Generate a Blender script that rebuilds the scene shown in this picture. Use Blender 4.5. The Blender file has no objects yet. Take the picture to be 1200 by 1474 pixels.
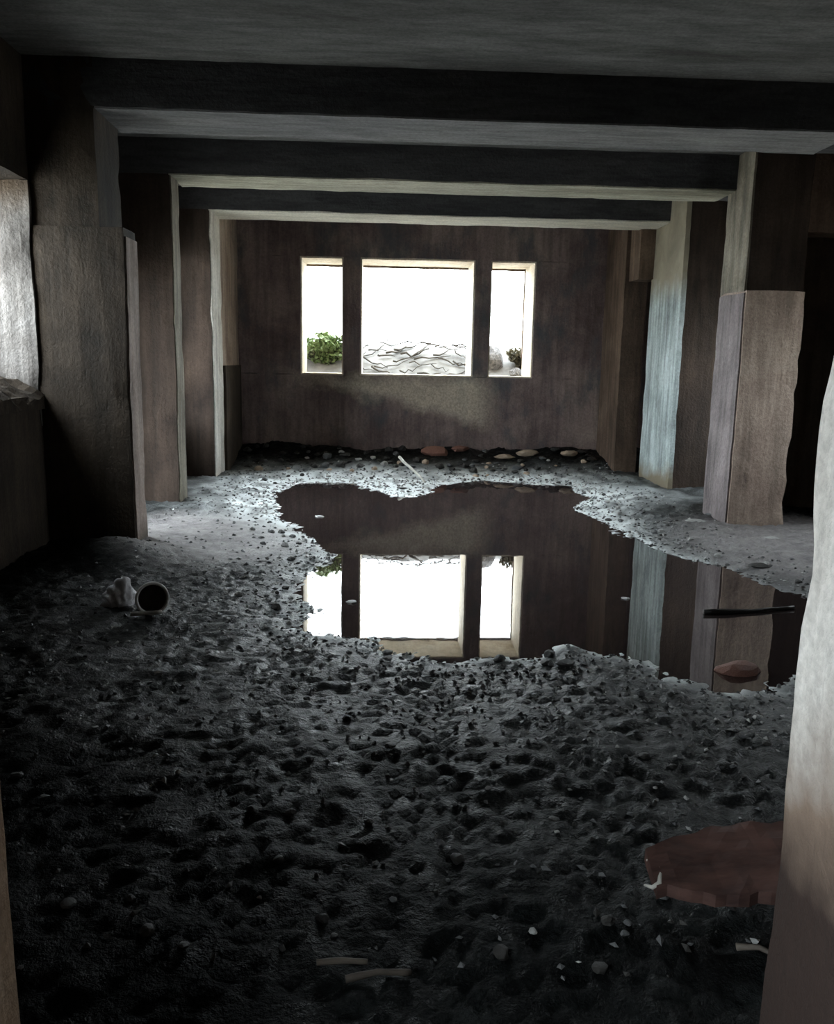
import bpy, bmesh, math, random
import numpy as np
from mathutils import Vector, Matrix, noise

# ------------------------------------------------------------------ camera, sky, light, exposure
SC = bpy.context.scene
COL = SC.collection
YAW, PITCH, ROLL, EYE = 0.046, 0.176, 0.019, 1.5
fwd = Vector((math.sin(YAW) * math.cos(PITCH), math.cos(YAW) * math.cos(PITCH), -math.sin(PITCH)))
rgt = Vector((math.cos(YAW), -math.sin(YAW), 0))
upv = rgt.cross(fwd)
r2 = rgt * math.cos(ROLL) + upv * math.sin(ROLL)
u2 = upv * math.cos(ROLL) - rgt * math.sin(ROLL)
cam = bpy.data.cameras.new('camera')
cam.sensor_fit = 'HORIZONTAL'
cam.sensor_width = 36.0
cam.lens = 36.0                      # 1200 px focal length on a 1200 px wide frame
cam.clip_start = 0.02
camo = bpy.data.objects.new('camera', cam)
COL.objects.link(camo)
m = Matrix((r2, u2, -fwd)).transposed().to_4x4()
m.translation = Vector((0, 0, EYE))
camo.matrix_world = m
SC.camera = camo

world = bpy.data.worlds.new('overcast_sky')
SC.world = world
world.use_nodes = True
wn = world.node_tree
bg = wn.nodes['Background']
bg.inputs['Color'].default_value = (0.86, 0.955, 1.0, 1)
bg.inputs['Strength'].default_value = 12.0

vs = SC.view_settings
vs.view_transform = 'Standard'
vs.look = 'None'
vs.exposure = 0.8
vs.gamma = 1.0
vs.use_curve_mapping = False
SC.cycles.max_bounces = 10
SC.cycles.diffuse_bounces = 6
SC.cycles.glossy_bounces = 4
SC.cycles.sample_clamp_indirect = 6.0


def portal(name, loc, size, direction):
    """sampling portal filling an opening to the sky (gives no light of its own)"""
    l = bpy.data.lights.new(name, 'AREA')
    l.shape = 'RECTANGLE'
    l.size, l.size_y = size
    l.cycles.is_portal = True
    o = bpy.data.objects.new(name, l)
    COL.objects.link(o)
    o.location = loc
    o.rotation_euler = Vector(direction).to_track_quat('-Z', 'Z').to_euler()
    return o


WIN_Z0, WIN_Z1, BACK_Y, BACK_T = 1.32, 2.96, 12.2, 0.8
WINS = [(-1.15, -0.54), (-0.30, 1.33), (1.55, 2.20)]
portal('portal_back', (0.53, BACK_Y + BACK_T, 2.14), (3.4, 1.7), (0, -1, 0))
portal('portal_near_left', (-3.1, 5.86, 1.95), (0.95, 1.45), (1, 0, 0))
portal('portal_left_doorway', (-3.1, 7.65, 1.15), (1.35, 2.3), (1, 0, 0))
portal('portal_left_window', (-3.1, 9.5, 1.75), (1.3, 1.9), (1, 0, 0))
portal('portal_added_right_opening', (5.2, 6.5, 1.55), (0.8, 1.2), (-1, 0, 0))  # unseen opening added to light the front of the tan block
portal('portal_right_far_window', (5.2, 9.15, 1.5), (0.9, 1.6), (-1, 0, 0))
portal('portal_passage', (-1.5, -0.05, 1.55), (1.5, 1.4), (1, 0, 0))

rng = random.Random(7)
nrg = np.random.default_rng(11)


# ------------------------------------------------------------------ materials
def mat(name):
    M = bpy.data.materials.new(name)
    M.use_nodes = True
    nt = M.node_tree
    return M, nt, nt.nodes['Principled BSDF']


def nd(nt, t, **kw):
    n = nt.nodes.new(t)
    for k, v in kw.items():
        if k in n.inputs:
            n.inputs[k].default_value = v
        else:
            setattr(n, k, v)
    return n


def noise_tex(nt, vec, scale, detail=5.0, rough=0.6, stretch=None, dist=0.0):
    mp = nd(nt, 'ShaderNodeMapping')
    if stretch:
        mp.inputs['Scale'].default_value = stretch
    nt.links.new(vec, mp.inputs['Vector'])
    n = nd(nt, 'ShaderNodeTexNoise')
    n.inputs['Scale'].default_value = scale
    n.inputs['Detail'].default_value = detail
    n.inputs['Roughness'].default_value = rough
    n.inputs['Distortion'].default_value = dist
    nt.links.new(mp.outputs['Vector'], n.inputs['Vector'])
    return n.outputs['Fac']


def ramp(nt, fac, stops):
    r = nd(nt, 'ShaderNodeValToRGB')
    e = r.color_ramp.elements
    while len(e) > 1:
        e.remove(e[-1])
    e[0].position, e[0].color = stops[0][0], (*stops[0][1], 1) if len(stops[0][1]) == 3 else stops[0][1]
    for p, c in stops[1:]:
        k = e.new(p)
        k.color = (*c, 1)
    nt.links.new(fac, r.inputs['Fac'])
    return r.outputs['Color']


def g(v):
    return (v, v, v)


def mix(nt, fac, a, b, mode='MIX'):
    x = nd(nt, 'ShaderNodeMix', data_type='RGBA', blend_type=mode)
    for s, i in ((fac, 0), (a, 6), (b, 7)):
        if isinstance(s, (int, float)):
            x.inputs[i].default_value = s
        elif isinstance(s, tuple):
            x.inputs[i].default_value = (*s, 1)
        else:
            nt.links.new(s, x.inputs[i])
    return x.outputs[2]


def math_n(nt, op, a, b=None, clamp=False):
    x = nd(nt, 'ShaderNodeMath', operation=op, use_clamp=clamp)
    for s, i in ((a, 0), (b, 1)):
        if s is None:
            continue
        if isinstance(s, (int, float)):
            x.inputs[i].default_value = s
        else:
            nt.links.new(s, x.inputs[i])
    return x.outputs[0]


def wpos(nt):
    return nd(nt, 'ShaderNodeNewGeometry').outputs['Position']


def bump(nt, bs, h, strength, dist):
    b = nd(nt, 'ShaderNodeBump')
    b.inputs['Strength'].default_value = strength
    b.inputs['Distance'].default_value = dist
    nt.links.new(h, b.inputs['Height'])
    nt.links.new(b.outputs['Normal'], bs.inputs['Normal'])


def plaster(name, dark, mid, light, streak=0.5, patch=1.3, rough=0.85, grain=(1, 1, 1), bstr=0.5, mould=None, foot=None, top=None, render_patch=None):
    """blotchy old plaster or concrete: patches, streaks along z (or board marks by grain), fine relief.
    foot = (height, colour): ragged dirt line near the ground, on the door jamb painted shade; band = list of (z0, z1, colour)"""
    M, nt, bs = mat(name)
    P = wpos(nt)
    a = noise_tex(nt, P, patch, 6, 0.62, grain, 0.4)
    c = ramp(nt, a, [(0.30, dark), (0.50, mid), (0.70, light)])
    s = noise_tex(nt, P, 5.0, 4, 0.6, (2.2, 2.2, 0.22) if grain == (1, 1, 1) else tuple(q * 2 for q in grain))
    sm = ramp(nt, s, [(0.35, g(1 - streak)), (0.6, g(1.0))])
    c = mix(nt, 1.0, c, sm, 'MULTIPLY')
    f = noise_tex(nt, P, 38, 3, 0.7)
    c = mix(nt, 0.55, c, ramp(nt, f, [(0.3, g(0.55)), (0.65, g(1.15))]), 'MULTIPLY')
    sep = nd(nt, 'ShaderNodeSeparateXYZ')
    nt.links.new(P, sep.inputs[0])
    if mould:
        mm = noise_tex(nt, P, 1.9, 5, 0.7, (1, 1, 0.6))
        c = mix(nt, ramp(nt, mm, [(0.52, g(0)), (0.66, g(0.8))]), c, mould)
    wob = math_n(nt, 'MULTIPLY', math_n(nt, 'SUBTRACT', noise_tex(nt, P, 2.3, 4, 0.6), 0.5), 0.55)
    z = math_n(nt, 'ADD', sep.outputs['Z'], wob)
    for zz, col in (foot or []):
        fm = math_n(nt, 'MULTIPLY', math_n(nt, 'SUBTRACT', zz, z), 5.0, True)
        c = mix(nt, fm, c, col)
    for zz, col in (top or []):
        fm = math_n(nt, 'MULTIPLY', math_n(nt, 'SUBTRACT', z, zz), 3.0, True)
        c = mix(nt, fm, c, mix(nt, 1.0, col, ramp(nt, a, [(0.3, g(0.6)), (0.7, g(1.3))]), 'MULTIPLY'))
    if render_patch:                                            # bare lighter render below the sills, ragged lower edge falling to the right
        edge = math_n(nt, 'ADD', math_n(nt, 'SUBTRACT', z, 0.90), math_n(nt, 'MULTIPLY', sep.outputs['X'], 0.24))
        fm = math_n(nt, 'MULTIPLY', edge, 5.0, True)
        fm = math_n(nt, 'MULTIPLY', fm, math_n(nt, 'MULTIPLY', math_n(nt, 'SUBTRACT', 1.42, z), 4.0, True))
        fm = math_n(nt, 'MULTIPLY', fm, math_n(nt, 'MULTIPLY', math_n(nt, 'SUBTRACT', 1.75, sep.outputs['X']), 2.5, True))
        fm = math_n(nt, 'MULTIPLY', fm, math_n(nt, 'MULTIPLY', math_n(nt, 'ADD', 1.65, sep.outputs['X']), 2.5, True))
        c = mix(nt, math_n(nt, 'MULTIPLY', fm, 0.75), c, mix(nt, 1.0, render_patch, ramp(nt, f, [(0.3, g(0.6)), (0.65, g(1.2))]), 'MULTIPLY'))
    nt.links.new(c, bs.inputs['Base Color'])
    bs.inputs['Roughness'].default_value = rough
    bs.inputs['Specular IOR Level'].default_value = 0.3
    h = math_n(nt, 'ADD', math_n(nt, 'MULTIPLY', s, 0.7), math_n(nt, 'ADD', a, math_n(nt, 'MULTIPLY', f, 0.5)))
    bump(nt, bs, h, bstr, 0.03)
    return M


def simple(name, c1, c2, scale=12, rough=0.7, bstr=0.4, stretch=None, spec=0.4):
    M, nt, bs = mat(name)
    tc = nd(nt, 'ShaderNodeTexCoord').outputs['Object']
    a = noise_tex(nt, tc, scale, 5, 0.65, stretch)
    nt.links.new(ramp(nt, a, [(0.32, c1), (0.68, c2)]), bs.inputs['Base Color'])
    bs.inputs['Roughness'].default_value = rough
    bs.inputs['Specular IOR Level'].default_value = spec
    bump(nt, bs, a, bstr, 0.02)
    return M


M_CEIL = plaster('board_marked_ceiling', (0.14, 0.14, 0.132), (0.245, 0.248, 0.24), (0.35, 0.35, 0.335), 0.35, 1.0, grain=(0.35, 1.6, 1), bstr=0.35)
M_BEAM = plaster('beam_shade_concrete', (0.034, 0.034, 0.036), (0.062, 0.062, 0.065), (0.098, 0.095, 0.095), 0.35, 1.0, grain=(0.3, 2.0, 2.0), bstr=0.4)  # dark tone paints the shade on the beam sides
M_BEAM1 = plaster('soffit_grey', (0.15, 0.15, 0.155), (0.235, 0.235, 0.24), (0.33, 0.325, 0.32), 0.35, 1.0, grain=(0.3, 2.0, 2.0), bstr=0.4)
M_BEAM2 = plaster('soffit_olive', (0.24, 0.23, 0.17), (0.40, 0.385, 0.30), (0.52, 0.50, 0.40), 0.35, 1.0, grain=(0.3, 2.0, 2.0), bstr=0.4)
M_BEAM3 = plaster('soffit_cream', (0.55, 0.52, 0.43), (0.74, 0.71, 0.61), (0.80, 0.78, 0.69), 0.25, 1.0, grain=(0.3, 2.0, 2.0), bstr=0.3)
M_BACK = plaster('back_wall_plaster', (0.13, 0.09, 0.088), (0.25, 0.185, 0.175), (0.37, 0.29, 0.25), 0.35, 1.1, mould=(0.085, 0.092, 0.10), bstr=0.4, render_patch=(0.62, 0.53, 0.42))
M_BROWN = plaster('brown_plaster', (0.07, 0.046, 0.033), (0.13, 0.088, 0.064), (0.19, 0.135, 0.098), 0.45, 1.3, bstr=0.5)
M_PIER = plaster('pier_plaster', (0.10, 0.075, 0.056), (0.18, 0.145, 0.11), (0.27, 0.225, 0.175), 0.45, 1.5, bstr=0.5)
M_DARK = plaster('dark_brown_plaster', (0.026, 0.016, 0.012), (0.05, 0.033, 0.024), (0.078, 0.053, 0.039), 0.45, 1.3, bstr=0.5)  # pier cores: dark tone paints the unlit front faces
M_PIER2 = plaster('olive_grey_lit_face', (0.16, 0.14, 0.105), (0.28, 0.25, 0.195), (0.38, 0.345, 0.28), 0.45, 1.5, bstr=0.5)  # lighter tone paints side light on pier inner faces
M_MAUVE = plaster('mauve_grey_shaded_face', (0.13, 0.11, 0.11), (0.23, 0.195, 0.195), (0.32, 0.28, 0.275), 0.45, 1.5, bstr=0.5)  # darker tone paints shade on the block's inner face
M_PALE2 = plaster('cream_lit_face', (0.52, 0.48, 0.42), (0.74, 0.71, 0.65), (0.82, 0.80, 0.75), 0.3, 1.8, bstr=0.5)  # cream tone paints window light on the farthest left pier
M_SOOT = plaster('sooty_pier_plaster', (0.024, 0.018, 0.013), (0.049, 0.036, 0.025), (0.08, 0.06, 0.043), 0.4, 1.6, bstr=0.5)
M_LIT_PINK = plaster('pinkish_lit_face', (0.26, 0.19, 0.16), (0.44, 0.35, 0.305), (0.54, 0.45, 0.40), 0.4, 2.0, bstr=0.5, foot=[(0.3, (0.12, 0.1, 0.08))])  # lighter tone paints side light on the nearest left pier
M_PALE = plaster('whitewashed_plaster', (0.13, 0.115, 0.105), (0.235, 0.215, 0.20), (0.32, 0.30, 0.285), 0.5, 2.6, bstr=0.6, top=[(2.45, (0.10, 0.07, 0.045))])  # brown top band paints the shadow line high on the reveal
M_TAN = plaster('tan_render', (0.26, 0.19, 0.155), (0.40, 0.31, 0.25), (0.48, 0.39, 0.32), 0.35, 1.6, bstr=0.5)
M_COOL = plaster('pale_blue_grey_lit_face', (0.29, 0.335, 0.335), (0.47, 0.545, 0.545), (0.60, 0.68, 0.69), 0.5, 1.7, bstr=0.5, foot=[(0.35, (0.20, 0.17, 0.12))], top=[(2.25, (0.27, 0.24, 0.18))])  # paints light from the left; duller top band paints the shade above
M_JAMB = plaster('pale_door_jamb_plaster', (0.52, 0.48, 0.44), (0.68, 0.645, 0.60), (0.76, 0.73, 0.69), 0.25, 2.0, bstr=0.5, foot=[(1.0, (0.20, 0.145, 0.11)), (0.80, (0.035, 0.022, 0.018))])  # brown foot bands paint the shadow low on the jamb
M_REVEAL = plaster('cream_window_reveal', (0.55, 0.47, 0.36), (0.72, 0.64, 0.52), (0.80, 0.73, 0.62), 0.2, 2.0, bstr=0.25)
M_JAMB_BROWN = plaster('brown_jamb_plaster', (0.30, 0.20, 0.13), (0.46, 0.33, 0.23), (0.54, 0.41, 0.30), 0.3, 2.0, bstr=0.4)


def mud_material():
    M, nt, bs = mat('wet_mud')
    P = wpos(nt)
    at = nd(nt, 'ShaderNodeAttribute', attribute_name='shore_glare')
    dr = nd(nt, 'ShaderNodeAttribute', attribute_name='dry_and_lit')
    a = noise_tex(nt, P, 7, 6, 0.7)
    b = noise_tex(nt, P, 42, 4, 0.7)
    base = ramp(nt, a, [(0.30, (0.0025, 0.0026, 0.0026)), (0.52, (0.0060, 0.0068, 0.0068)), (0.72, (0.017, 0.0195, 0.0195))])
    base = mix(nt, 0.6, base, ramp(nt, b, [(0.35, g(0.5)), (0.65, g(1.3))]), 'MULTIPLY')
    shore_glare = ramp(nt, b, [(0.28, (0.42, 0.47, 0.48)), (0.42, (0.84, 0.89, 0.90))])  # near-white tone paints sky glare on the wet shore
    dry_and_lit = ramp(nt, a, [(0.3, (0.17, 0.16, 0.165)), (0.7, (0.38, 0.36, 0.355))])  # pale dry mud; both patches also paint light from side openings
    c = mix(nt, dr.outputs['Fac'], base, dry_and_lit)
    c = mix(nt, at.outputs['Fac'], c, shore_glare)
    nt.links.new(c, bs.inputs['Base Color'])
    rr = ramp(nt, noise_tex(nt, P, 11, 3, 0.6), [(0.35, g(0.30)), (0.6, g(0.55))])
    nt.links.new(rr, bs.inputs['Roughness'])
    wt = nd(nt, 'ShaderNodeAttribute', attribute_name='wet')
    nt.links.new(math_n(nt, 'ADD', 0.0, math_n(nt, 'MULTIPLY', wt.outputs['Fac'], 0.75)), bs.inputs['Specular IOR Level'])
    h = math_n(nt, 'ADD', a, math_n(nt, 'MULTIPLY', b, 0.6))
    bump(nt, bs, h, 0.9, 0.03)
    return M


def water_material():
    M, nt, bs = mat('still_dark_water')
    P = wpos(nt)
    bs.inputs['Base Color'].default_value = (0.034, 0.025, 0.024, 1)
    bs.inputs['Roughness'].default_value = 0.015
    bs.inputs['IOR'].default_value = 1.9
    bump(nt, bs, noise_tex(nt, P, 5.0, 2, 0.5), 0.02, 0.01)
    return M


M_MUD = mud_material()
M_WATER = water_material()
M_ROCK = simple('weathered_grey_rock', (0.03, 0.028, 0.028), (0.26, 0.245, 0.24), 5, 0.9)
M_STONE = [simple('grey_stone', (0.05, 0.05, 0.052), (0.16, 0.165, 0.17), 14),
           simple('pale_stone', (0.26, 0.26, 0.26), (0.52, 0.52, 0.50), 14),
           simple('brick_rubble', (0.16, 0.065, 0.05), (0.32, 0.17, 0.13), 18),
           simple('tan_rubble', (0.30, 0.22, 0.16), (0.55, 0.44, 0.34), 14),
           simple('dark_clod', (0.012, 0.0115, 0.011), (0.04, 0.038, 0.035), 14, 0.5), M_ROCK]
M_TWIG = simple('dry_twig', (0.03, 0.025, 0.02), (0.09, 0.075, 0.06), 16, 0.8, 0.4)
M_WOOD = simple('weathered_wood', (0.045, 0.036, 0.03), (0.13, 0.11, 0.09), 16, 0.75, 0.4, (0.2, 1, 1))
M_WOOD_PALE = simple('pale_wood', (0.4, 0.38, 0.34), (0.62, 0.6, 0.55), 16, 0.6, 0.4, (0.2, 1, 1))
M_WOOD_DARK = simple('wet_black_wood', (0.008, 0.007, 0.007), (0.035, 0.03, 0.027), 16, 0.5, 0.4, (0.2, 1, 1))
M_RED = simple('reddish_brown_board', (0.03, 0.014, 0.012), (0.12, 0.062, 0.05), 11, 0.7, 0.4, (0.3, 1, 1))
M_CLOTH = simple('dusty_pale_plastic', (0.5, 0.49, 0.51), (0.72, 0.71, 0.73), 9, 0.6)
M_BOWL = simple('chipped_pale_enamel', (0.6, 0.58, 0.55), (0.82, 0.81, 0.78), 12, 0.4)
M_BOWL_IN = simple('dark_enamel_inside', (0.03, 0.027, 0.025), (0.12, 0.105, 0.095), 12, 0.6)  # inside much darker than the outer wall
M_WHITE = simple('white_litter', (0.6, 0.6, 0.6), (0.8, 0.8, 0.8), 20, 0.5)
M_LEAF = simple('leaf_green', (0.09, 0.14, 0.05), (0.22, 0.28, 0.12), 8, 0.55)
M_LEAF_DRY = simple('leaf_dark', (0.06, 0.06, 0.04), (0.16, 0.14, 0.09), 8, 0.6)
M_BANK = simple('grey_bank_earth', (0.10, 0.095, 0.09), (0.26, 0.25, 0.235), 2.5, 0.9)
M_OUT = simple('pale_outdoor_earth', (0.34, 0.32, 0.29), (0.58, 0.56, 0.52), 1.5, 0.9)


# ------------------------------------------------------------------ helpers
def link(name, me, material, parent=None):
    o = bpy.data.objects.new(name, me)
    COL.objects.link(o)
    if material and not me.materials:
        me.materials.append(material)
    if parent:
        o.parent = parent
    return o


def tag(o, label=None, cat=None, group=None, kind=None):
    if label: o['label'] = label
    if cat: o['category'] = cat
    if group: o['group'] = group
    if kind: o['kind'] = kind
    return o


def empty(name, loc, rz=0.0):
    o = bpy.data.objects.new(name, None)
    COL.objects.link(o)
    o.location = loc
    o.rotation_euler = (0, 0, rz)
    o.empty_display_size = 0.1
    return o


def rough_boxes(name, boxes, amp=0.012, seg=0.16, freq=2.4):
    """one mesh of boxes (x0,x1,y0,y1,z0,z1), subdivided and gently uneven, worn along its edges"""
    V, F, key = [], [], {}
    for bi, (x0, x1, y0, y1, z0, z1) in enumerate(boxes):
        lo, hi = (x0, y0, z0), (x1, y1, z1)
        n = [max(1, min(90, int(round((hi[k] - lo[k]) / seg)))) for k in range(3)]

        def vert(i, j, k):
            q = (bi, i, j, k)
            if q in key:
                return key[q]
            p = Vector([lo[a] + (hi[a] - lo[a]) * t / n[a] for a, t in enumerate((i, j, k))])
            d = noise.noise_vector(p * freq * .5) * amp * 0.5 + noise.noise_vector(p * freq * 3.7) * amp * 0.22
            ext = [t in (0, n[a]) for a, t in enumerate((i, j, k))]
            if sum(ext) >= 2:                                   # worn edge
                w = max(0.0, noise.noise(p * 5.1 + Vector((3, 7, 1)))) * amp * 1.3
                c = Vector([(lo[a] + hi[a]) / 2 for a in range(3)])
                for a, t in enumerate((i, j, k)):
                    if ext[a]:
                        d[a] += w if p[a] < c[a] else -w
            key[q] = len(V)
            V.append(p + d)
            return key[q]

        for a in range(3):
            b, c = (a + 1) % 3, (a + 2) % 3
            for side in (0, n[a]):
                for i in range(n[b]):
                    for j in range(n[c]):
                        idx = []
                        for di, dj in ((0, 0), (1, 0), (1, 1), (0, 1)):
                            t = [0, 0, 0]
                            t[a], t[b], t[c] = side, i + di, j + dj
                            idx.append(vert(*t))
                        F.append(idx if side else idx[::-1])
    me = bpy.data.meshes.new(name)
    me.from_pydata([tuple(v) for v in V], [], F)
    me.update()
    return me


def struct(name, boxes, material, label=None, amp=0.012, seg=0.16, parent=None):
    o = link(name, rough_boxes(name, boxes, amp, seg), material, parent)
    if not parent:
        tag(o, label, None, None, 'structure')
    return o


def bm_mesh(name, bm, smooth=True):
    me = bpy.data.meshes.new(name)
    bm.to_mesh(me)
    bm.free()
    if smooth:
        me.shade_smooth()
    return me


def tube_mesh(name, pts, radii, sides=7, seed=0):
    """a tapering tube along pts with closed ends"""
    bm = bmesh.new()
    rings = []
    pts = [Vector(p) for p in pts]
    for i, p in enumerate(pts):
        t = (pts[min(i + 1, len(pts) - 1)] - pts[max(i - 1, 0)]).normalized()
        a = t.orthogonal().normalized()
        if i and rings:
            a = (pa - t * pa.dot(t)).normalized()
        pa = a
        b = t.cross(a)
        rings.append([bm.verts.new(p + (a * math.cos(q) + b * math.sin(q)) * radii[i]) for q in [2 * math.pi * k / sides for k in range(sides)]])
    for r0, r1 in zip(rings, rings[1:]):
        for k in range(sides):
            bm.faces.new((r0[k], r0[(k + 1) % sides], r1[(k + 1) % sides], r1[k]))
    bm.faces.new(rings[0][::-1])
    bm.faces.new(rings[-1])
    return bm_mesh(name, bm)


def stone_mesh(name, seed, sub=2, flat=0.7, sharp=0.35):
    bm = bmesh.new()
    bmesh.ops.create_icosphere(bm, subdivisions=sub, radius=1.0)
    off = Vector((seed * 7.3, seed * 3.1, seed * 5.7))
    for v in bm.verts:
        p = v.co.copy()
        k = 1 + sharp * noise.noise(p * 1.3 + off) + sharp * 0.5 * noise.noise(p * 3.1 + off)
        v.co = p * k
        v.co.z *= flat
        for a in range(3):                                     # knock off flat facets
            d = Vector((noise.noise(off + Vector((a, 0, 0))), noise.noise(off + Vector((0, a, 0))), noise.noise(off + Vector((0, 0, a + .5))))).normalized()
            h = v.co.dot(d)
            if h > 0.62:
                v.co -= d * (h - 0.62)
    return bm_mesh(name, bm, smooth=False)


# ------------------------------------------------------------------ the room shell
CEIL, SOFFIT = 3.55, 3.23
struct('ceiling', [(-3.1, 5.2, 1.0, 13.0, CEIL, CEIL + 0.2)], M_CEIL, 'board-marked grey concrete ceiling above the beams', 0.01, 0.14)
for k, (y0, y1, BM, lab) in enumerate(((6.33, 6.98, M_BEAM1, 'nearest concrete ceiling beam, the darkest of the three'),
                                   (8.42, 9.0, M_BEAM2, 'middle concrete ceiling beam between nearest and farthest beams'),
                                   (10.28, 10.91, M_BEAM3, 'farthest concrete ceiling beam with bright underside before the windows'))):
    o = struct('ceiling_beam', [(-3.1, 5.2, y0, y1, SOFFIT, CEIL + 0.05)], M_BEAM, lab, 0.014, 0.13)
    struct('soffit', [(-2.03, 3.46, y0 + .008, y1 - .008, SOFFIT - .012, SOFFIT + .03)], BM, None, 0.008, 0.1, parent=o)['label'] = ('grey underside', 'olive underside, window light painted in', 'cream underside, window light painted in')[k]  # paler undersides carry painted window light, stronger toward the windows
    o['category'] = 'beam'

# back wall with three openings
bx = []
xs = [-3.1] + [q for w in WINS for q in w] + [4.6]
for i in range(0, len(xs), 2):
    bx.append((xs[i], xs[i + 1], BACK_Y, BACK_Y + BACK_T, WIN_Z0 - 0.0, WIN_Z1))
bx.append((-3.1, 4.6, BACK_Y, BACK_Y + BACK_T, -0.2, WIN_Z0))
bx.append((-3.1, 4.6, BACK_Y, BACK_Y + BACK_T, WIN_Z1, CEIL + 0.1))
struct('wall_back', bx, M_BACK, 'sooty purplish brown end wall under and around the windows', 0.008, 0.11)
for i, (a, b) in enumerate(WINS):
    w = empty('window_%d' % (i + 1), ((a + b) / 2, BACK_Y + BACK_T / 2, WIN_Z0))
    tag(w, ('narrow unglazed opening with green plant outside', 'wide unglazed middle opening showing pale twiggy bank', 'narrow unglazed opening with pale rocks outside')[i], None, None, 'structure')
    y0, y1, t = BACK_Y + 0.03, BACK_Y + BACK_T + 0.02, 0.022
    c = Vector(w.location)

    def lining(nm, box):
        me = rough_boxes(nm, [tuple(v - c[k // 2] for k, v in enumerate(box))], 0.006, 0.1)
        return link(nm, me, M_REVEAL, w)
    lining('reveal', (a - 0.01, a + t, y0, y1, WIN_Z0, WIN_Z1))
    lining('reveal', (b - t, b + 0.01, y0, y1, WIN_Z0, WIN_Z1))
    lining('window_head', (a, b, y0, y1, WIN_Z1 - t, WIN_Z1 + 0.01))
    dk = link('edge_shade_strip', rough_boxes('edge_shade_strip', [tuple(v - c[k // 2] for k, v in enumerate((a - .02, b + .02, y1 - .01, y1 + .05, WIN_Z1 - .05, WIN_Z1 + .02)))], 0.01, 0.12), M_BROWN, w)  # dark strip added for the shade at the opening's outer edge
    if i == 2:
        link('edge_shade_strip', rough_boxes('edge_shade_strip', [tuple(v - c[k // 2] for k, v in enumerate((b - .035, b + .02, y1 - .01, y1 + .05, WIN_Z0 + .3, WIN_Z1)))], 0.012, 0.12), M_BROWN, w)
    lining('window_sill', (a, b, y0, y1, WIN_Z0 - 0.01, WIN_Z0 + t))

# left side
LW0, LW1 = -3.1, -2.5
struct('wall_left', [(LW0, LW1, 1.4, 5.42, -0.2, CEIL + .1), (LW0, LW1, 5.42, 6.33, -0.2, 1.22), (LW0, LW1, 5.42, 6.33, 2.72, CEIL + .1),
                     (LW0, LW1, 6.33, 7.0, -0.2, CEIL + .1), (LW0, LW1, 7.0, 8.3, 2.25, CEIL + .1), (LW0, LW1, 8.3, 8.85, -0.2, CEIL + .1), (LW0, LW1, 8.85, 10.15, -0.2, 0.8), (LW0, LW1, 8.85, 10.15, 2.7, CEIL + .1), (LW0, LW1, 10.15, 11.0, -0.2, CEIL + .1)],
       M_SOOT, 'dark sooty left wall behind the piers', 0.012)
struct('trim_1', [(LW0 - .01, LW1 + 0.005, 6.285, 6.335, 1.0, 2.72)], M_PALE, 'whitewashed side of the left opening beside the nearest pier', 0.018, 0.07)
# crumbled sill of the near left opening
sill = bmesh.new()
NX, NY = 14, 18
vv = [[None] * (NY + 1) for _ in range(NX + 1)]
for i in range(NX + 1):
    for j in range(NY + 1):
        x = LW0 + (LW1 + 0.03 - LW0) * i / NX
        y = 5.42 + 0.9 * j / NY
        h = 1.50 - 0.28 * (i / NX) + 0.07 * noise.noise(Vector((x * 5, y * 5, 0))) + 0.03 * noise.noise(Vector((x * 16, y * 16, 2)))
        if i == NX or i == 0 or j == 0 or j == NY:
            h -= 0.03
        vv[i][j] = sill.verts.new((x + 0.015 * noise.noise(Vector((y * 9, 1, i))), y, h))
lo = [[sill.verts.new((v.co.x, v.co.y, 1.12)) for v in (r[0], r[-1])] for r in (vv[0], vv[-1])]
for i in range(NX):
    for j in range(NY):
        sill.faces.new((vv[i][j], vv[i + 1][j], vv[i + 1][j + 1], vv[i][j + 1]))
sill.faces.new([lo[0][0]] + [lo[0][1]] + [vv[0][j] for j in range(NY, -1, -1)])
sill.faces.new([lo[1][1]] + [lo[1][0]] + [vv[NX][j] for j in range(NY + 1)])
sill.faces.new([lo[1][0]] + [lo[0][0]] + [vv[i][0] for i in range(NX + 1)])
sill.faces.new([lo[0][1]] + [lo[1][1]] + [vv[i][NY] for i in range(NX, -1, -1)])
sill.faces.new((lo[0][0], lo[1][0], lo[1][1], lo[0][1]))
tag(link('trim_2', bm_mesh('trim_2', sill, False), M_SOOT), 'crumbling brown sill under the near left opening', None, None, 'structure')

struct('wall_left', [(-2.6, -2.02, 10.91, 12.2, -0.2, CEIL + .1)], M_TAN, 'tan wall return between farthest left pier and end wall', 0.01)
struct('baseboard_left', [(-2.3, -1.985, 10.95, 12.15, -0.2, 1.43)], M_SOOT, 'dark lower plinth of the left wall return', 0.01)
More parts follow.
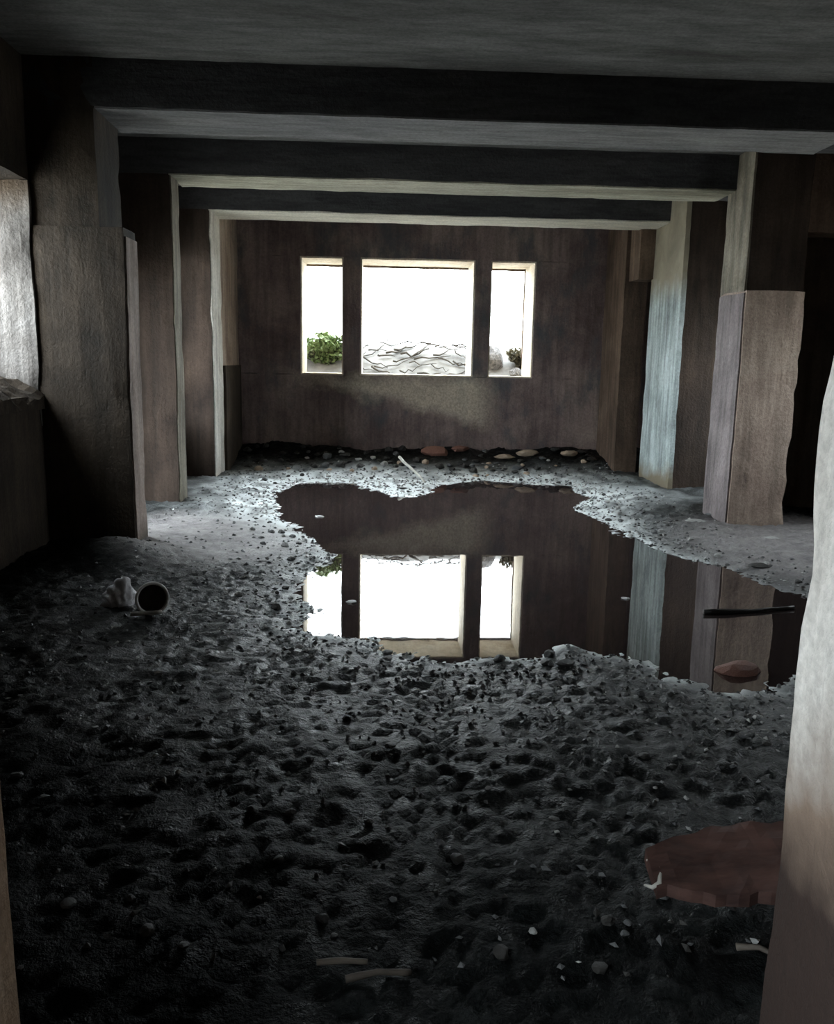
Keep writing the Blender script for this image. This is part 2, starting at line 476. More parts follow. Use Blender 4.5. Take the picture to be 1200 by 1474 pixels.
# right side
struct('wall_right', [(4.9, 5.2, 1.4, 6.1, -0.2, CEIL + .1), (4.9, 5.2, 6.1, 6.9, -0.2, 0.95), (4.9, 5.2, 6.1, 6.9, 2.15, CEIL + .1), (4.9, 5.2, 6.9, 8.7, -0.2, CEIL + .1), (4.9, 5.2, 8.7, 9.6, -0.2, 0.7), (4.9, 5.2, 8.7, 9.6, 2.3, CEIL + .1), (4.9, 5.2, 9.6, 13.0, -0.2, CEIL + .1)], M_BROWN, 'dark outer wall behind the right piers', 0.012)  # nearer unseen opening added to light the tan block's front
struct('wall_right', [(3.2, 3.5, 11.22, 12.2, -0.2, CEIL + .1), (3.25, 3.5, 10.8, 11.3, 2.61, CEIL + .1)], M_BROWN, 'brown wall return between farthest right pier and end wall', 0.01)
struct('wall_right', [(3.98, 5.0, 8.46, 8.62, -0.2, CEIL + .1)], M_SOOT, 'added dark panel standing for the shade of the recess right of the tan block', 0.012)  # added to hide the far opening and paint the recess dark
struct('wall_right', [(3.98, 5.0, 8.12, 8.44, 2.80, CEIL + .1)], M_BROWN, 'reddish brown lintel over the dark side passage on the right', 0.012)


def pier(label, boxes, material, amp=0.016):
    o = struct('pier', boxes, material, label, amp, 0.11)
    o['category'] = 'pier'
    return o


L1 = pier('nearest left pier, dark sooty plaster with thickened lower half', [(-2.52, -2.025, 6.33, 6.87, 2.2, CEIL + .05)], M_SOOT)
o = struct('lower_block', [(-2.53, -1.855, 6.31, 6.62, -0.2, 2.42)], M_SOOT, amp=0.018, seg=0.11, parent=L1)
o = struct('shading_face', [(-1.88, -1.843, 6.33, 6.61, -0.2, 2.36)], M_LIT_PINK, amp=0.014, seg=0.09, parent=L1)
o['label'] = 'pinkish inner face, side light painted in'
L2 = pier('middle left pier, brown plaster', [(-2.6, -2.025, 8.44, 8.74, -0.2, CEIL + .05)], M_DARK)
struct('shading_face', [(-2.05, -2.012, 8.45, 8.735, -0.2, CEIL)], M_PIER2, None, 0.012, 0.09, parent=L2)['label'] = 'greyish inner face, side light painted in'
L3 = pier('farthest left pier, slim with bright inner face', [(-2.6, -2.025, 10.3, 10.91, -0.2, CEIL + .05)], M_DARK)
struct('lit_face', [(-2.05, -2.012, 10.31, 10.905, -0.2, CEIL)], M_PALE2, None, 0.012, 0.09, parent=L3)['label'] = 'cream inner face, window light painted in'
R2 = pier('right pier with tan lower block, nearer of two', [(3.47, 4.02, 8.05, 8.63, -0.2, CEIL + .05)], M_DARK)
struct('shading_face', [(3.45, 3.50, 8.055, 8.625, -0.2, CEIL)], M_PIER2, None, 0.012, 0.09, parent=R2)['label'] = 'olive grey inner face, side light painted in'
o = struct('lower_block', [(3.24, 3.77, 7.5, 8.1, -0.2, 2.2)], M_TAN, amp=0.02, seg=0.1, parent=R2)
struct('shading_face', [(3.225, 3.27, 7.52, 8.08, -0.2, 2.18)], M_MAUVE, None, 0.014, 0.09, parent=R2)['label'] = 'mauve grey inner face of the lower block, shade painted in'
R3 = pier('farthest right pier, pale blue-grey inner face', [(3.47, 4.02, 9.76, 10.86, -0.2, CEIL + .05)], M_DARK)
o = struct('lit_face', [(3.44, 3.50, 9.75, 10.87, -0.2, CEIL)], M_COOL, amp=0.012, seg=0.09, parent=R3)
o['label'] = 'pale blue-grey inner face, light from the left painted in'

# doorway wall in front and the passage the camera stands in
DX0, DX1, DY0, DY1, DZ = -0.665, 0.755, 1.0, 1.4, 2.3
struct('wall_front', [(-3.1, DX0 - 0.02, DY0 + .01, DY1 - .01, -0.2, CEIL + .1), (DX1 + 0.02, 5.2, DY0 + .01, DY1 - .01, -0.2, CEIL + .1), (DX0 - .05, DX1 + .05, DY0, DY1, DZ, CEIL + .1)],
       M_BROWN, 'doorway wall that frames the view', 0.01)
dr = empty('door_1', ((DX0 + DX1) / 2, (DY0 + DY1) / 2, 0))
tag(dr, 'open doorway with pale right jamb and brown left jamb', None, None, 'structure')
c = Vector(dr.location)
for box, M_, lab in (((DX1, DX1 + 0.1, DY0 - .01, DY1, -0.2, DZ), M_JAMB, 'pale right jamb with shade painted on its foot'), ((DX0 - 0.1, DX0, DY0 - .01, DY1, -0.2, DZ), M_JAMB_BROWN, 'brown left jamb')):
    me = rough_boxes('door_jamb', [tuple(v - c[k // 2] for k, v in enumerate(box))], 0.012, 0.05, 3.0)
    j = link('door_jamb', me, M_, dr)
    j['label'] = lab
struct('wall_left', [(-1.5, -1.3, -2.4, -0.75, -.2, 2.7), (-1.5, -1.3, .65, 1.0, -.2, 2.7), (-1.5, -1.3, -.75, .65, -.2, .9), (-1.5, -1.3, -.75, .65, 2.2, 2.7)], M_BROWN, 'passage wall beside the camera, with an opening', 0.01)
struct('wall_right', [(1.3, 1.5, -2.4, 1.0, -.2, 2.7)], M_BROWN, 'passage wall opposite its opening', 0.01)
struct('wall_back', [(-1.5, 1.5, -2.6, -2.4, -.2, 2.7)], M_BROWN, 'passage end wall behind the camera', 0.01)
struct('ceiling', [(-1.5, 1.5, -2.6, 1.0, 2.6, 2.8)], M_CEIL, 'passage ceiling above the camera', 0.01)


# ------------------------------------------------------------------ mud floor and puddle
def vnoise(x, y, seed):
    """smooth 2-D value noise in 0..1"""
    r = np.random.default_rng(seed).random((256, 256))
    xi, yi = np.floor(x).astype(int), np.floor(y).astype(int)
    fx, fy = x - xi, y - yi
    fx, fy = fx * fx * (3 - 2 * fx), fy * fy * (3 - 2 * fy)
    q = lambda a, b: r[a % 256, b % 256]
    return (q(xi, yi) * (1 - fx) + q(xi + 1, yi) * fx) * (1 - fy) + (q(xi, yi + 1) * (1 - fx) + q(xi + 1, yi + 1) * fx) * fy


PUD = np.array([(-1.02, 8.03), (-1.12, 8.9), (-1.18, 9.83), (-1.01, 10.42), (-0.22, 10.5), (-0.08, 9.85), (0.14, 9.45), (0.44, 9.45), (0.66, 9.8), (0.72, 10.45), (1.42, 10.9), (2.38, 10.41),
                (2.36, 9.3), (2.09, 8.62), (2.18, 7.85), (2.28, 7.35), (2.40, 6.52), (2.6, 6.17), (2.78, 5.48), (2.85, 5.14), (2.2, 3.86), (1.65, 3.62), (1.42, 3.80), (1.30, 4.2),
                (1.01, 4.22), (0.77, 4.06), (0.41, 4.05), (0.06, 4.3), (-0.19, 4.47), (-0.42, 4.65), (-0.50, 5.4), (-0.41, 6.42), (-0.66, 7.37)])


def shore(x, y):
    """signed distance to the puddle outline, positive on the mud"""
    d2 = np.full(x.shape, 1e9)
    ins = np.zeros(x.shape, bool)
    n = len(PUD)
    for i in range(n):
        ax, ay = PUD[i]
        bx_, by_ = PUD[(i + 1) % n]
        ex, ey = bx_ - ax, by_ - ay
        t = np.clip(((x - ax) * ex + (y - ay) * ey) / (ex * ex + ey * ey), 0, 1)
        d2 = np.minimum(d2, (x - ax - t * ex) ** 2 + (y - ay - t * ey) ** 2)
        cr = (ay > y) != (by_ > y)
        ins ^= cr & (x < (ex) * (y - ay) / (ey + 1e-12) + ax)
    d = np.sqrt(d2)
    d = np.where(ins, -d, d)
    return d + 0.16 * (vnoise(x * 3.2, y * 2.2, 1) - .5) + 0.10 * (vnoise(x * 8, y * 5, 2) - .5) + 0.05 * (vnoise(x * 20, y * 13, 3) - .5)


def sstep(a, b, v):
    t = np.clip((v - a) / (b - a), 0, 1)
    return t * t * (3 - 2 * t)


def ground(x, y):
    x, y = np.asarray(x, float), np.asarray(y, float)
    s = shore(x, y)
    h = np.where(s > 0, 0.11 * (1 - np.exp(-np.maximum(s, 0) / 0.7)), np.maximum(-0.07, 0.16 * s))
    smooth_and_lit_patch = sstep(1.1, 0.5, np.hypot((x + 1.35) / 1.0, (y - 6.9) / 1.3))
    lump = sstep(0.02, 0.55, s)
    r1 = vnoise(x * 7 + 3, y * 6, 4)
    r2_ = 1 - np.abs(2 * vnoise(x * 15, y * 13 + 5, 5) - 1)
    r3 = vnoise(x * 34, y * 30, 6)
    big = vnoise(x * 1.7, y * 1.7, 7)
    h = h + lump * (1 - 0.85 * smooth_and_lit_patch) * (0.020 * (r1 - .5) + 0.011 * (r2_ - .5) + 0.05 * (big - .5))
    h = h + (0.022 + 0.002 * lump) * (r3 - .5) * np.where(s > -0.05, 1, 0) * (1 - 0.6 * smooth_and_lit_patch)
    smooth_and_lit_patch = np.maximum(smooth_and_lit_patch, sstep(1.0, .4, np.hypot((x - 3.6) / 1.5, (y - 6.6) / 1.7)))  # right bank: a painted pool of side light, not drier mud
    bank = sstep(11.1, 12.3, y) * sstep(0, .5, s)
    h = h + bank * (0.20 + 0.10 * (vnoise(x * 4, y * 4, 8) - .5))
    h = h + 0.045 * np.exp(-((x - 1.02) / .07) ** 2 - ((y - 4.24) / .08) ** 2) * (0.6 + .8 * r2_)        # mound on the near shore
    h = h + 0.10 * np.exp(-((x + 1.9) / .35) ** 2 - ((y - 6.0) / .3) ** 2)
    return h, s, np.clip(smooth_and_lit_patch, 0, 1)


def floor_mesh():
    xs_ = np.arange(-3.1, 5.21, 0.028)
    ys_ = np.concatenate([np.arange(-2.5, 1.2, 0.06), np.arange(1.2, 6.0, 0.022), np.arange(6.0, 12.31, 0.035)])
    X, Y = np.meshgrid(xs_, ys_)
    Hh, S, D = ground(X, Y)
    ny, nx = X.shape
    co = np.stack([X, Y, Hh], -1).reshape(-1, 3)
    i = (np.arange(ny - 1)[:, None] * nx + np.arange(nx - 1)[None]).ravel()
    quads = np.stack([i, i + 1, i + nx + 1, i + nx], 1)
    me = bpy.data.meshes.new('floor')
    me.vertices.add(len(co))
    me.vertices.foreach_set('co', co.ravel())
    me.loops.add(quads.size)
    me.loops.foreach_set('vertex_index', quads.ravel())
    me.polygons.add(len(quads))
    me.polygons.foreach_set('loop_start', np.arange(0, quads.size, 4))
    me.polygons.foreach_set('loop_total', np.full(len(quads), 4))
    me.update(calc_edges=True)
    me.shade_smooth()
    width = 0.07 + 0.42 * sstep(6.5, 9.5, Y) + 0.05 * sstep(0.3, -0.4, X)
    shore_glare = np.exp(-np.maximum(S - 0.01, 0) / width) * (0.25 + 1.6 * vnoise(X * 9, Y * 6, 12)) * (S > -0.12)  # mask of the painted glare along the waterline
    shore_glare = np.clip(shore_glare * (0.8 + 0.5 * sstep(6, 9, Y)), 0, 1) * (1 - .8 * sstep(2.2, 2.9, X) * sstep(8.2, 7, Y)) * (1 - sstep(11.2, 11.8, Y))
    for nm, arr in (('shore_glare', shore_glare), ('dry_and_lit', np.clip(D, 0, 1)), ('wet', np.clip(np.exp(-np.maximum(S, 0) / 0.75) * (0.5 + vnoise(X * 2.5, Y * 2.5, 14)), 0, 1))):
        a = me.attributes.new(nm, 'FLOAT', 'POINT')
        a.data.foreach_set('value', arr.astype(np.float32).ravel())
    return me


tag(link('floor', floor_mesh(), M_MUD), 'rumpled dark wet mud floor with painted sky glare round the puddle', None, None, 'structure')


def gz(x, y):
    return float(ground(np.array([x]), np.array([y]))[0][0])


bm = bmesh.new()                                              # water: the outline pushed outwards under the mud
cx_, cy_ = PUD.mean(0)
NP = len(PUD)
rim, rimb = [], []
for i in range(NP):
    a, b, d = PUD[i - 1], PUD[i], PUD[(i + 1) % NP]
    t = (d - a) / np.linalg.norm(d - a)
    n_ = np.array([-t[1], t[0]])
    s1 = shore(np.array([b[0] + n_[0] * .2]), np.array([b[1] + n_[1] * .2]))[0]
    s2 = shore(np.array([b[0] - n_[0] * .2]), np.array([b[1] - n_[1] * .2]))[0]
    q = b + n_ * (0.22 if s1 > s2 else -0.22)
    rim.append(bm.verts.new((q[0], q[1], 0)))
    rimb.append(bm.verts.new((q[0], q[1], -0.09)))
bmesh.ops.recalc_face_normals(bm, faces=[bm.faces.new(rim), bm.faces.new(rimb[::-1])] + [bm.faces.new((rim[i], rimb[i], rimb[(i + 1) % NP], rim[(i + 1) % NP])) for i in range(NP)])
bmesh.ops.triangulate(bm, faces=bm.faces[:])
tag(link('puddle', bm_mesh('puddle', bm, False), M_WATER), 'large still dark puddle mirroring the windows in the mud floor', 'puddle')

# ------------------------------------------------------------------ outdoors
bm = bmesh.new()
for x0, x1, y0, y1 in ((-40, -3.12, -30, 40), (5.22, 40, -30, 40), (-3.12, 5.22, 13.02, 60), (-3.12, 5.22, -30, -2.62)):
    bm.faces.new([bm.verts.new(p) for p in ((x0, y0, -0.12), (x1, y0, -0.12), (x1, y1, -0.12), (x0, y1, -0.12))])
tag(link('ground', bm_mesh('ground', bm, False), M_OUT), 'pale open ground outside the building', None, None, 'structure')


def bank_z(x, y):
    return 1.27 + 0.50 * float(sstep(12.95, 13.75, np.array(y))) + 0.05 * float(sstep(13.7, 16.5, np.array(y))) + 0.05 * noise.noise(Vector((x * 2.2, y * 2.2, 4))) + 0.02 * noise.noise(Vector((x * 7, y * 7, 4)))


bm = bmesh.new()
NX, NY = 90, 90
row = [[bm.verts.new((-6 + 13 * i / NX, 12.98 + 6.5 * j / NY, bank_z(-6 + 13 * i / NX, 12.98 + 6.5 * j / NY))) for i in range(NX + 1)] for j in range(NY + 1)]
for j in range(NY):
    for i in range(NX):
        bm.faces.new((row[j][i], row[j][i + 1], row[j + 1][i + 1], row[j + 1][i]))
ext = bmesh.ops.extrude_edge_only(bm, edges=[e for e in bm.edges if e.is_boundary])
for v in [v for v in ext['geom'] if isinstance(v, bmesh.types.BMVert)]:
    v.co.z = -0.12
tag(link('ground', bm_mesh('ground', bm), M_BANK), 'pale earth bank rising right outside the windows', None, None, 'structure')

for k in range(36):
    x, y = -0.45 + 1.95 * ((k * 0.618) % 1), 13.08 + 0.75 * k / 36
    a = rng.choice((.35, -.4, .1, .6, -.15)) + rng.uniform(-.15, .15)
    L = rng.uniform(0.25, 0.6)
    n_ = 6
    pts = []
    for i in range(n_):
        t = i / (n_ - 1) - .5
        pts.append((x + math.cos(a) * L * t + rng.uniform(-.02, .02), y + math.sin(a) * L * t, bank_z(x + math.cos(a) * L * t, y + math.sin(a) * L * t) + 0.012 + rng.uniform(0, .05) + abs(t) * rng.uniform(0, .12)))
    r = rng.uniform(0.009, 0.02)
    lab = '%s dry twig %s on the bank outside the middle window' % ('thick' if r > .015 else 'thin', 'near the sill' if y < 13.4 else 'farther back')
    tag(link('twig', tube_mesh('twig', pts, [r * (1 - .12 * i) for i in range(n_)], 5), M_TWIG), lab, 'twig', lab.replace('twig', 'twigs'))


def leafy(name, loc, n, spread, height, leaf, material, label, cat, seed):
    """a small plant: curved stems, each leaf a folded blade joined in one foliage part"""
    q = random.Random(seed)
    root = empty(name, loc)
    tag(root, label, cat)
    bm = bmesh.new()
    for s in range(n):
        a = q.uniform(0, 2 * math.pi)
        rad = spread * math.sqrt(q.random())
        hh = height * q.uniform(.55, 1) * (1 - .45 * (rad / spread) ** 2)
        tip = Vector((math.cos(a) * rad, math.sin(a) * rad * .36, hh))
        pts = [tip * t + Vector((0, 0, hh * .25 * math.sin(math.pi * t))) for t in (0, .33, .66, 1)]
        pts = [Vector((p.x, p.y, p.z)) for p in pts]
        st = link('stem', tube_mesh('stem', pts, [.009, .007, .005, .003], 5), M_WOOD, root)
        for i in range(16):
            t = q.uniform(.05, 1)
            p = tip * t + Vector((0, 0, hh * .25 * math.sin(math.pi * t)))
            d = Vector((q.gauss(0, 1), q.gauss(0, 1), q.uniform(-.2, .9))).normalized()
            sd = d.cross(Vector((q.gauss(0, 1), q.gauss(0, 1), q.gauss(0, 1)))).normalized()
            up_ = sd.cross(d)
            L = leaf * q.uniform(.6, 1.2)
            w = L * .3
            v = [bm.verts.new(p), bm.verts.new(p + d * L * .5 + sd * w + up_ * w * .4), bm.verts.new(p + d * L - up_ * w * .5), bm.verts.new(p + d * L * .5 - sd * w + up_ * w * .4)]
            bm.faces.new((v[0], v[1], v[2]))
            bm.faces.new((v[0], v[2], v[3]))
    fo = link('foliage', bm_mesh('foliage', bm, False), material, root)
    fo['kind'] = 'stuff'
    return root


leafy('bush', (-0.86, 13.36, bank_z(-0.86, 13.30) - .10), 80, .62, .60, .12, M_LEAF, 'green leafy bush filling the foot of the left narrow window', 'bush', 3)
leafy('bush', (2.24, 13.3, bank_z(2.24, 13.3) - .06), 26, .26, .50, .11, M_LEAF_DRY, 'dark dry bush beside rocks outside the right narrow window', 'bush', 5)

# ------------------------------------------------------------------ stones and rubble
PROT = [stone_mesh('stone', k + 1, 2, (0.55, 0.7, 0.8, 0.6, 0.9, 0.5)[k], (0.35, 0.45, 0.3, 0.5, 0.4, 0.4)[k]) for k in range(6)]
PM = {}
PLACED = []


def free(x, y, r):
    return all((x - a) ** 2 + (y - b) ** 2 > (1.15 * (r + c_)) ** 2 for a, b, c_ in PLACED)


def stone(name, x, y, r, mi, label, cat, group=None, z=None, sink=0.35, sc=(1, 1, 1), rz=None, k=None):
    k = rng.randrange(6) if k is None else k
    if (k, mi) not in PM:
        me = PROT[k].copy()
        me.materials.append(M_STONE[mi])
        PM[(k, mi)] = me
    o = bpy.data.objects.new(name, PM[(k, mi)])
    COL.objects.link(o)
    o.scale = (r * sc[0], r * sc[1], r * sc[2])
    o.location = (x, y, (gz(x, y) if z is None else z) + r * sc[2] * (1 - 2 * sink) * 0.6)
    o.rotation_euler = (0, 0, rng.uniform(0, 6.28) if rz is None else rz)
    PLACED.append((x, y, r * max(sc[0], sc[1])))
    return tag(o, label, cat, group)


stone('rock', 1.72, 13.32, .24, 5, 'pale rock outside, beside the dark dry bush', 'rock', None, bank_z(1.72, 13.32), .2, (1, .6, 1.2), 0.3, 1)
stone('rock', 2.10, 13.12, .13, 5, 'smaller pale rock outside, under the dark dry bush', 'rock', None, bank_z(2.10, 13.12), .2, (1, .8, 1.0), 1.0, 4)
# rubble at the foot of the end wall: dark clods, some brick and pale pieces
stone('brick_lump', 0.78, 11.9, .17, 2, 'largest reddish rubble lump at the end wall, below the middle window', 'rubble', None, None, .25, (1.3, .8, .7), 0.1, 1)
stone('brick_lump', 1.15, 11.95, .10, 2, 'small reddish lump just right of the largest reddish rubble lump', 'rubble', None, None, .25, (1.3, .8, .8), 0.4, 3)
stone('tan_lump', 1.78, 11.85, .10, 3, 'tan rubble lump at the end wall, nearest the reddish lumps', 'rubble', None, None, .25, (1.6, .8, .75), 0.0, 0)
stone('tan_lump', 2.12, 11.9, .11, 3, 'tan rubble lump at the end wall, middle of three', 'rubble', None, None, .25, (1.5, .8, .7), 0.2, 2)
stone('tan_lump', 2.72, 11.85, .09, 3, 'tan rubble lump at the end wall, nearest the right corner', 'rubble', None, None, .25, (1.5, .8, .7), 0.2, 4)


def wall_zone(x):
    return 'below the window with the bush' if x < -.42 else ('below the wide middle window' if x < 1.42 else 'below the window with the rocks')


for k in range(150):
    x, y = rng.uniform(-1.9, 3.1), rng.uniform(11.25, 12.12)
    r, mi = rng.uniform(.03, .075), rng.choice((4, 4, 4, 0, 0, 4))
    if not free(x, y, r):
        continue
    lab = '%s %s rubble lump in the heap %s' % ('small' if r < .052 else 'large', 'black' if mi == 4 else 'grey', wall_zone(x))
    stone('rubble_lump', x, y, r, mi, lab, 'rubble', lab.replace('rubble lump', 'rubble lumps'))
for k in range(60):
    x, y = rng.uniform(-1.7, 3.0), rng.uniform(11.05, 11.9)
    r, mi = rng.uniform(.025, .06), rng.choice((1, 3))
    if not free(x, y, r):
        continue
    lab = '%s rubble chip at the front of the heap %s' % ('whitish' if mi == 1 else 'tan', wall_zone(x))
    stone('rubble_chip', x, y, r, mi, lab, 'rubble', lab.replace('rubble chip', 'rubble chips'))
# pebbles on the shores and across the near mud
cnt = 0
while cnt < 110:
    x, y = rng.uniform(-1.7, 3.0), rng.uniform(3.9, 11.2)
    s_ = float(shore(np.array([x]), np.array([y]))[0])
    if 0.02 < s_ < .45 and free(x, y, .04):
        r, mi = rng.uniform(.012, .035), rng.choice((0, 1, 4, 4, 1))
        zone = 'far shore of the puddle' if y > 10 else ('right bank of the puddle' if x > 1.9 else ('left shore of the puddle' if y > 4.9 else 'near shore of the puddle'))
        lab = '%s pebble half sunk in mud on the %s' % ({0: 'grey', 1: 'white', 4: 'black'}[mi], zone)
        stone('pebble', x, y, r, mi, lab, 'pebble', lab.replace('pebble', 'pebbles'))
        cnt += 1


def mud_zone(x, y):
    return 'nearest the doorway' if y < 2.3 else ('toward the crumpled bag' if x < -.25 else ('below the mirrored windows' if x < .9 else 'behind the broken board'))


cnt = 0
while cnt < 48:
    y = rng.uniform(1.7, 4.2)
    x = rng.uniform(-.5, .62) * y
    if float(shore(np.array([x]), np.array([y]))[0]) > .25 and free(x, y, .03):
        r = rng.uniform(.009, .022)
        lab = '%s dark clod on the black mud %s' % ('small' if r < .015 else 'large', mud_zone(x, y))
        stone('mud_clod', x, y, r, rng.choice((4, 4, 4, 4, 0)), lab, 'clod', lab.replace('clod', 'clods'))
        cnt += 1
cnt = 0
while cnt < 26:
    y = rng.uniform(1.75, 4.2)
    x = rng.uniform(-.45, .55) * y
    if float(shore(np.array([x]), np.array([y]))[0]) > .2 and free(x, y, .02):
        mi = rng.choice((0, 1))
        lab = 'tiny %s pebble on the black mud %s' % ('grey' if mi == 0 else 'white', mud_zone(x, y))
        stone('pebble', x, y, rng.uniform(.006, .013), mi, lab, 'pebble', lab.replace('pebble', 'pebbles'))
        cnt += 1


def at(u, v, z=0.0):
    """world point on height z under a photograph pixel"""
    d = r2 * ((u - 600) / 1200) - u2 * ((v - 737) / 1200) + fwd
    t = (z - EYE) / d.z
    return d.x * t, d.y * t


# right bank: stones by the pier and in the shallows
for (u, v, r, mi, lab) in ((1035, 748, .10, 0, 'flat grey stone lying before the farthest right pier foot'), (1000, 757, .07, 1, 'small pale stone between the right piers'),
                           (1095, 812, .07, 4, 'dark stone on the right bank'), (1110, 780, .05, 1, 'pale stone on the right bank beside the tan block'),
                           (1130, 868, .06, 0, 'grey stone at the right edge of the puddle')):
    x, y = at(u, v, .05)
    stone('stone', x, y, r, mi, lab, 'stone', None, None, .3, (1.5, .9, .5), 0.1, 0)
x, y = at(1060, 966)
stone('stone', x, y, .09, 2, 'round brown stone standing in the shallow right end of the puddle', 'stone', None, -.02, .2, (1.25, 1, .75), 0.2, 2)
x, y = at(815, 942, .1)
stone('stone', x, y + .03, .04, 0, 'grey lump on top of the mound at the near shore', 'stone', None, None, .3, (1.2, 1, .8), .4, 3)
for k, (u, v) in enumerate(((850, 1010 - 8), (1035, 1003), (1070, 1003), (1090, 1000))):
    x, y = at(u, v, .03)
    stone('pebble', x, y, .018, 1, 'white pebble at the right end of the near shore', 'pebble', 'white pebbles at the near right shore', None, .2)
x, y = at(578, 705, .02)
stone('stone', x, y, .05, 4, 'dark stone on the pale spit reaching into the puddle', 'stone', None, None, .2, (1.3, 1, .7), 0, 5)
for u, v, r, lab in ((460, 744, .035, 'white scrap floating near the left end of the puddle'), (505, 867, .03, 'white scrap floating across the reflected window post'), (900, 862, .022, 'small white scrap floating before the reflected pale pier')):
    x, y = at(u, v)
    me = stone_mesh('floating_scrap', int(u), 2, .35, .5)
    me.materials.append(M_WHITE)
    o = tag(link('floating_scrap', me, None), lab, 'litter')
    o.location = (x, y, .004)
    o.scale = (r * 1.3, r, r * .8)


def stick(name, pts, r, material, label, cat='stick'):
    """knobbly stick through ground points (x, y, height above ground)"""
    P = []
    for (a, b) in zip(pts, pts[1:]):
        for i in range(5):
            t = i / 5
            P.append(Vector(a).lerp(Vector(b), t))
    P.append(Vector(pts[-1]))
    P = [p + noise.noise_vector(p * 6) * r * .8 for p in P]
    n_ = len(P)
    return tag(link(name, tube_mesh(name, P, [r * (1 + .3 * noise.noise(p * 20)) * (1 - .35 * i / n_) for i, p in enumerate(P)], 8), material), label, cat)


a, b = at(1012, 884), at(1150, 880)
o = stick('branch', [(a[0], a[1], .010), ((a[0] + b[0]) / 2, (a[1] + b[1]) / 2, .012), (b[0] - .02, b[1] + .05, .014)], .016, M_WOOD_DARK, 'black branch lying in the right end of the puddle', 'branch')
a, b = at(572, 664, .12), at(612, 694, .04)
stick('stick', [(a[0], a[1] - .9, .28), (b[0], b[1], gz(b[0], b[1]) + .015)], .02, M_WOOD_PALE, 'pale stick leaning on the rubble below the middle window')
for u0, v0, u1, v1, lab in ((1060, 1364, 1125, 1385, 'thin grey stick on the mud below the reddish board'), (455, 1390, 530, 1386, 'grey stick pressed in mud nearest the doorway'), (500, 1412, 590, 1400, 'grey stick just below another, nearest the doorway')):
    a, b = at(u0, v0, .1), at(u1, v1, .1)
    stick('stick', [(a[0], a[1], gz(*a) + .012), ((a[0] + b[0]) / 2, (a[1] + b[1]) / 2, gz((a[0] + b[0]) / 2, (a[1] + b[1]) / 2) + .016), (b[0], b[1], gz(*b) + .012)], .009, M_WOOD, lab)

# grit scattered on the mud: thousands of angular chips, joined per colour
for nm, mi, n_, lab in (('gravel', 0, 2600, 'grey grit strewn over the mud round the puddle'), ('gravel', 1, 1600, 'whitish grit strewn over the mud round the puddle'), ('gravel', 4, 1500, 'black grit strewn over the mud round the puddle')):
    X = nrg.uniform(-2.0, 3.2, 60000)
    Y = 1.7 + (11.6 - 1.7) * nrg.random(60000) ** 1.5
    S = shore(X, Y)
    D = ground(X, Y)[2]
    pr = np.exp(-np.maximum(S, 0) / (.45 if mi == 1 else .8)) * (S > .0) * (np.abs(X - .05 * Y) < .62 * Y) * (1 - .75 * D)
    for a, b, c_ in PLACED:
        pr = pr * ((X - a) ** 2 + (Y - b) ** 2 > (c_ * 1.3 + .02) ** 2)
    keep = np.nonzero(nrg.random(60000) < pr * .9)[0][:n_]
    X, Y = X[keep], Y[keep]
    Z = ground(X, Y)[0]
    V, F = [], []
    base = np.array([(1, 0, 0), (-1, .1, 0), (0, 1, 0), (.1, -1, 0), (0, 0, 1), (0, 0, -1)], float)
    tri = [(0, 2, 4), (2, 1, 4), (1, 3, 4), (3, 0, 4), (2, 0, 5), (1, 2, 5), (3, 1, 5), (0, 3, 5)]
    for x, y, z in zip(X, Y, Z):
        r = rng.uniform(.004, .011) * (1 + .07 * y)
        a = rng.uniform(0, 6.28)
        ca, sa = math.cos(a), math.sin(a)
        b = base * np.array([r * rng.uniform(.8, 1.8), r, r * rng.uniform(.4, .9)]) + nrg.normal(0, r * .18, (6, 3))
        k0 = len(V)
        V += [(x + p[0] * ca - p[1] * sa, y + p[0] * sa + p[1] * ca, z + p[2] + r * .15) for p in b]
        F += [tuple(q + k0 for q in t) for t in tri]
    me = bpy.data.meshes.new(nm)
    me.from_pydata(V, [], F)
    me.update()
    tag(link(nm, me, M_STONE[mi]), lab, 'gravel', None, 'stuff')

# pale rag and bowl on the left mud
x, y = at(172, 872, .08)
bm = bmesh.new()
bmesh.ops.create_icosphere(bm, subdivisions=4, radius=1)
for v in bm.verts:
    p = v.co.copy()
    rdg = abs(noise.noise(p * 2.1)) + .5 * abs(noise.noise(p * 4.7 + Vector((3, 1, 2))))
    v.co = p * (0.78 + .62 * rdg)
    v.co.z = max(v.co.z, -.45)
    pk = max(0, p.dot(Vector((.35, -.1, .93)).normalized())) ** 7
    v.co += Vector((.12, 0, .75)) * pk
    v.co = Vector((v.co.x * .088, v.co.y * .075, v.co.z * .082))
o = tag(link('crumpled_bag', bm_mesh('crumpled_bag', bm), M_CLOTH), 'crumpled pale bag with a peaked top on the left mud', 'bag')
o.location = (x, y, gz(x, y) + .035)
x, y = at(218, 880, .08)
root = empty('bowl', (x, y, gz(x, y) + .075), 0.0)
tag(root, 'pale bowl tipped on its side next to the crumpled bag', 'bowl')


def lathe(name, prof, n=40, skip=0):
    bm = bmesh.new()
    rr = [[bm.verts.new((r * math.cos(2 * math.pi * k / n), r * math.sin(2 * math.pi * k / n), z)) for k in range(n)] for r, z in prof]
    for a, b in zip(rr, rr[1:]):
        for k in range(n):
            bm.faces.new((a[k], a[(k + 1) % n], b[(k + 1) % n], b[k]))
    bmesh.ops.remove_doubles(bm, verts=bm.verts[:], dist=1e-5)
    bmesh.ops.recalc_face_normals(bm, faces=bm.faces[:])
    return bm_mesh(name, bm)


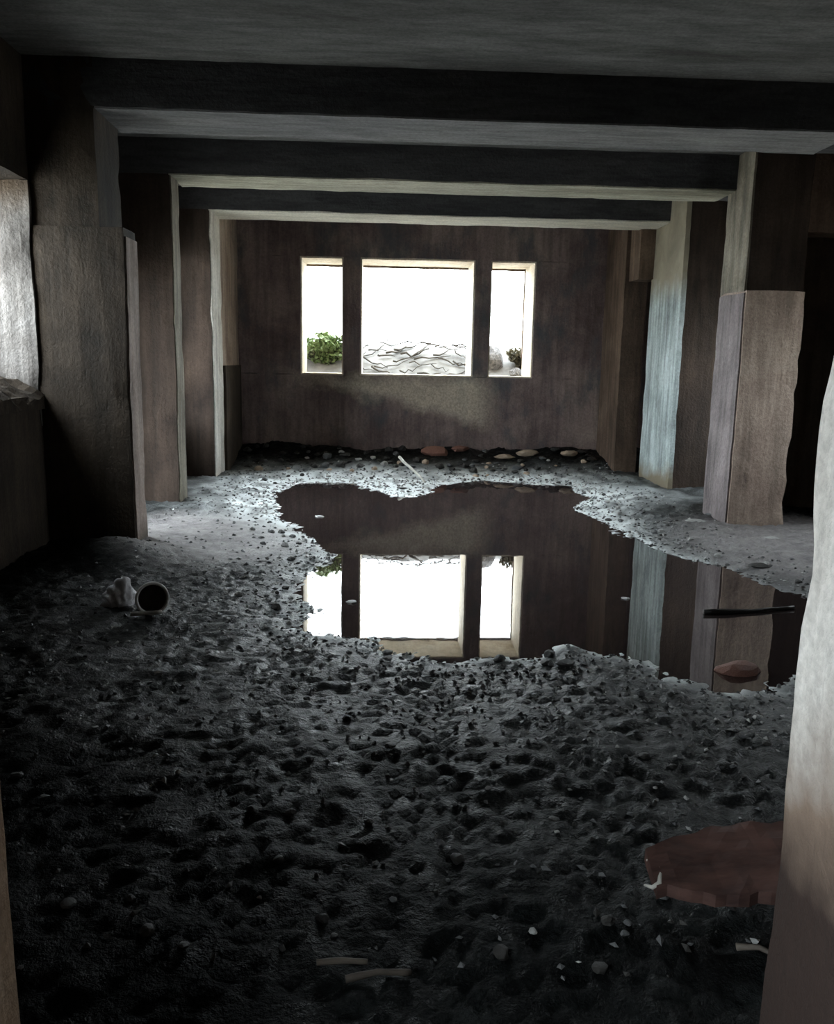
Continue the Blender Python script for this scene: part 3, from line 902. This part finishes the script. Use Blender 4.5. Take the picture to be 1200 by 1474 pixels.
rot = Matrix.Rotation(math.radians(82), 4, 'X') @ Matrix.Rotation(0.35, 4, 'Z')
wl = link('bowl_wall', lathe('bowl_wall', [(.0001, -.065), (.05, -.063), (.083, -.03), (.098, .028), (.100, .034)]), M_BOWL, root)
inn = link('bowl_inside', lathe('bowl_inside', [(.0001, -.058), (.046, -.056), (.077, -.026), (.0885, .03)]), M_BOWL_IN, root)
rim_ = link('rim', lathe('rim', [(.084, .030), (.092, .041), (.101, .040), (.104, .033), (.099, .027), (.084, .030)]), M_BOWL, root)
inn['label'] = 'dark inside of the bowl'
for q in (wl, inn, rim_):
    q.matrix_local = Matrix.Translation((0, 0, 0)) @ Matrix.Rotation(0.5, 4, 'Z') @ rot
    q.scale = (.92, .92, .92)
a, b = at(192, 884, .08), at(236, 881, .08)
stick('stick', [(a[0], a[1] - .05, gz(*a) + .02), (b[0], b[1] - .05, gz(*b) + .03)], .013, M_WOOD_PALE, 'short pale stick in front of the tipped bowl')

# reddish board by the right jamb
x, y = at(1068, 1292, .08)
bd = empty('broken_board', (x, y, gz(x, y) + .05), 0.0)
tag(bd, 'reddish brown broken board on dark mud beside the pale door jamb', 'board')
bm = bmesh.new()
N = 22
top, bot = [], []
for i in range(N + 1):
    t = i / N
    xx = -.26 + .62 * t
    taper = min(1, .25 + t * 2.2)
    rg = .02 * noise.noise(Vector((t * 9, 2, 0)))
    yb, yf = .02 + .13 * taper + rg, -.04 - .07 * taper + .02 * noise.noise(Vector((t * 11, 5, 0)))
    z0 = .035 * t + .008 * noise.noise(Vector((t * 6, 0, 0)))
    rowt = [bm.verts.new((xx, yf + (yb - yf) * j / 8, z0 + .04 * (j / 8) + .006 * noise.noise(Vector((t * 12, j * .8, 3))))) for j in range(9)]
    rowb = [bm.verts.new((v.co.x, v.co.y, v.co.z - .035)) for v in rowt]
    top.append(rowt)
    bot.append(rowb)
for i in range(N):
    for j in range(8):
        bm.faces.new((top[i][j], top[i + 1][j], top[i + 1][j + 1], top[i][j + 1]))
        bm.faces.new((bot[i][j], bot[i][j + 1], bot[i + 1][j + 1], bot[i + 1][j]))
    bm.faces.new((top[i][0], bot[i][0], bot[i + 1][0], top[i + 1][0]))
    bm.faces.new((top[i][8], top[i + 1][8], bot[i + 1][8], bot[i][8]))
for i in (0, N):
    for j in range(8):
        bm.faces.new((top[i][j], top[i][j + 1], bot[i][j + 1], bot[i][j]))
bmesh.ops.recalc_face_normals(bm, faces=bm.faces[:])
link('board', bm_mesh('board', bm, False), M_RED, bd)
e = link('splinter', tube_mesh('splinter', [(-.285, -.03, -.012), (-.27, -.05, -.006), (-.25, -.045, .004), (-.24, -.02, .012), (-.235, .005, .018)], [.003, .006, .007, .006, .003], 7), M_WOOD_PALE, bd)
e['label'] = 'pale curled splinter at the broken end'
e = link('splinter', tube_mesh('splinter', [(-.26, .03, .02), (-.235, .05, .028), (-.20, .055, .03)], [.004, .007, .004], 7), M_WOOD_PALE, bd)
e['label'] = 'pale splinter on the upper edge'
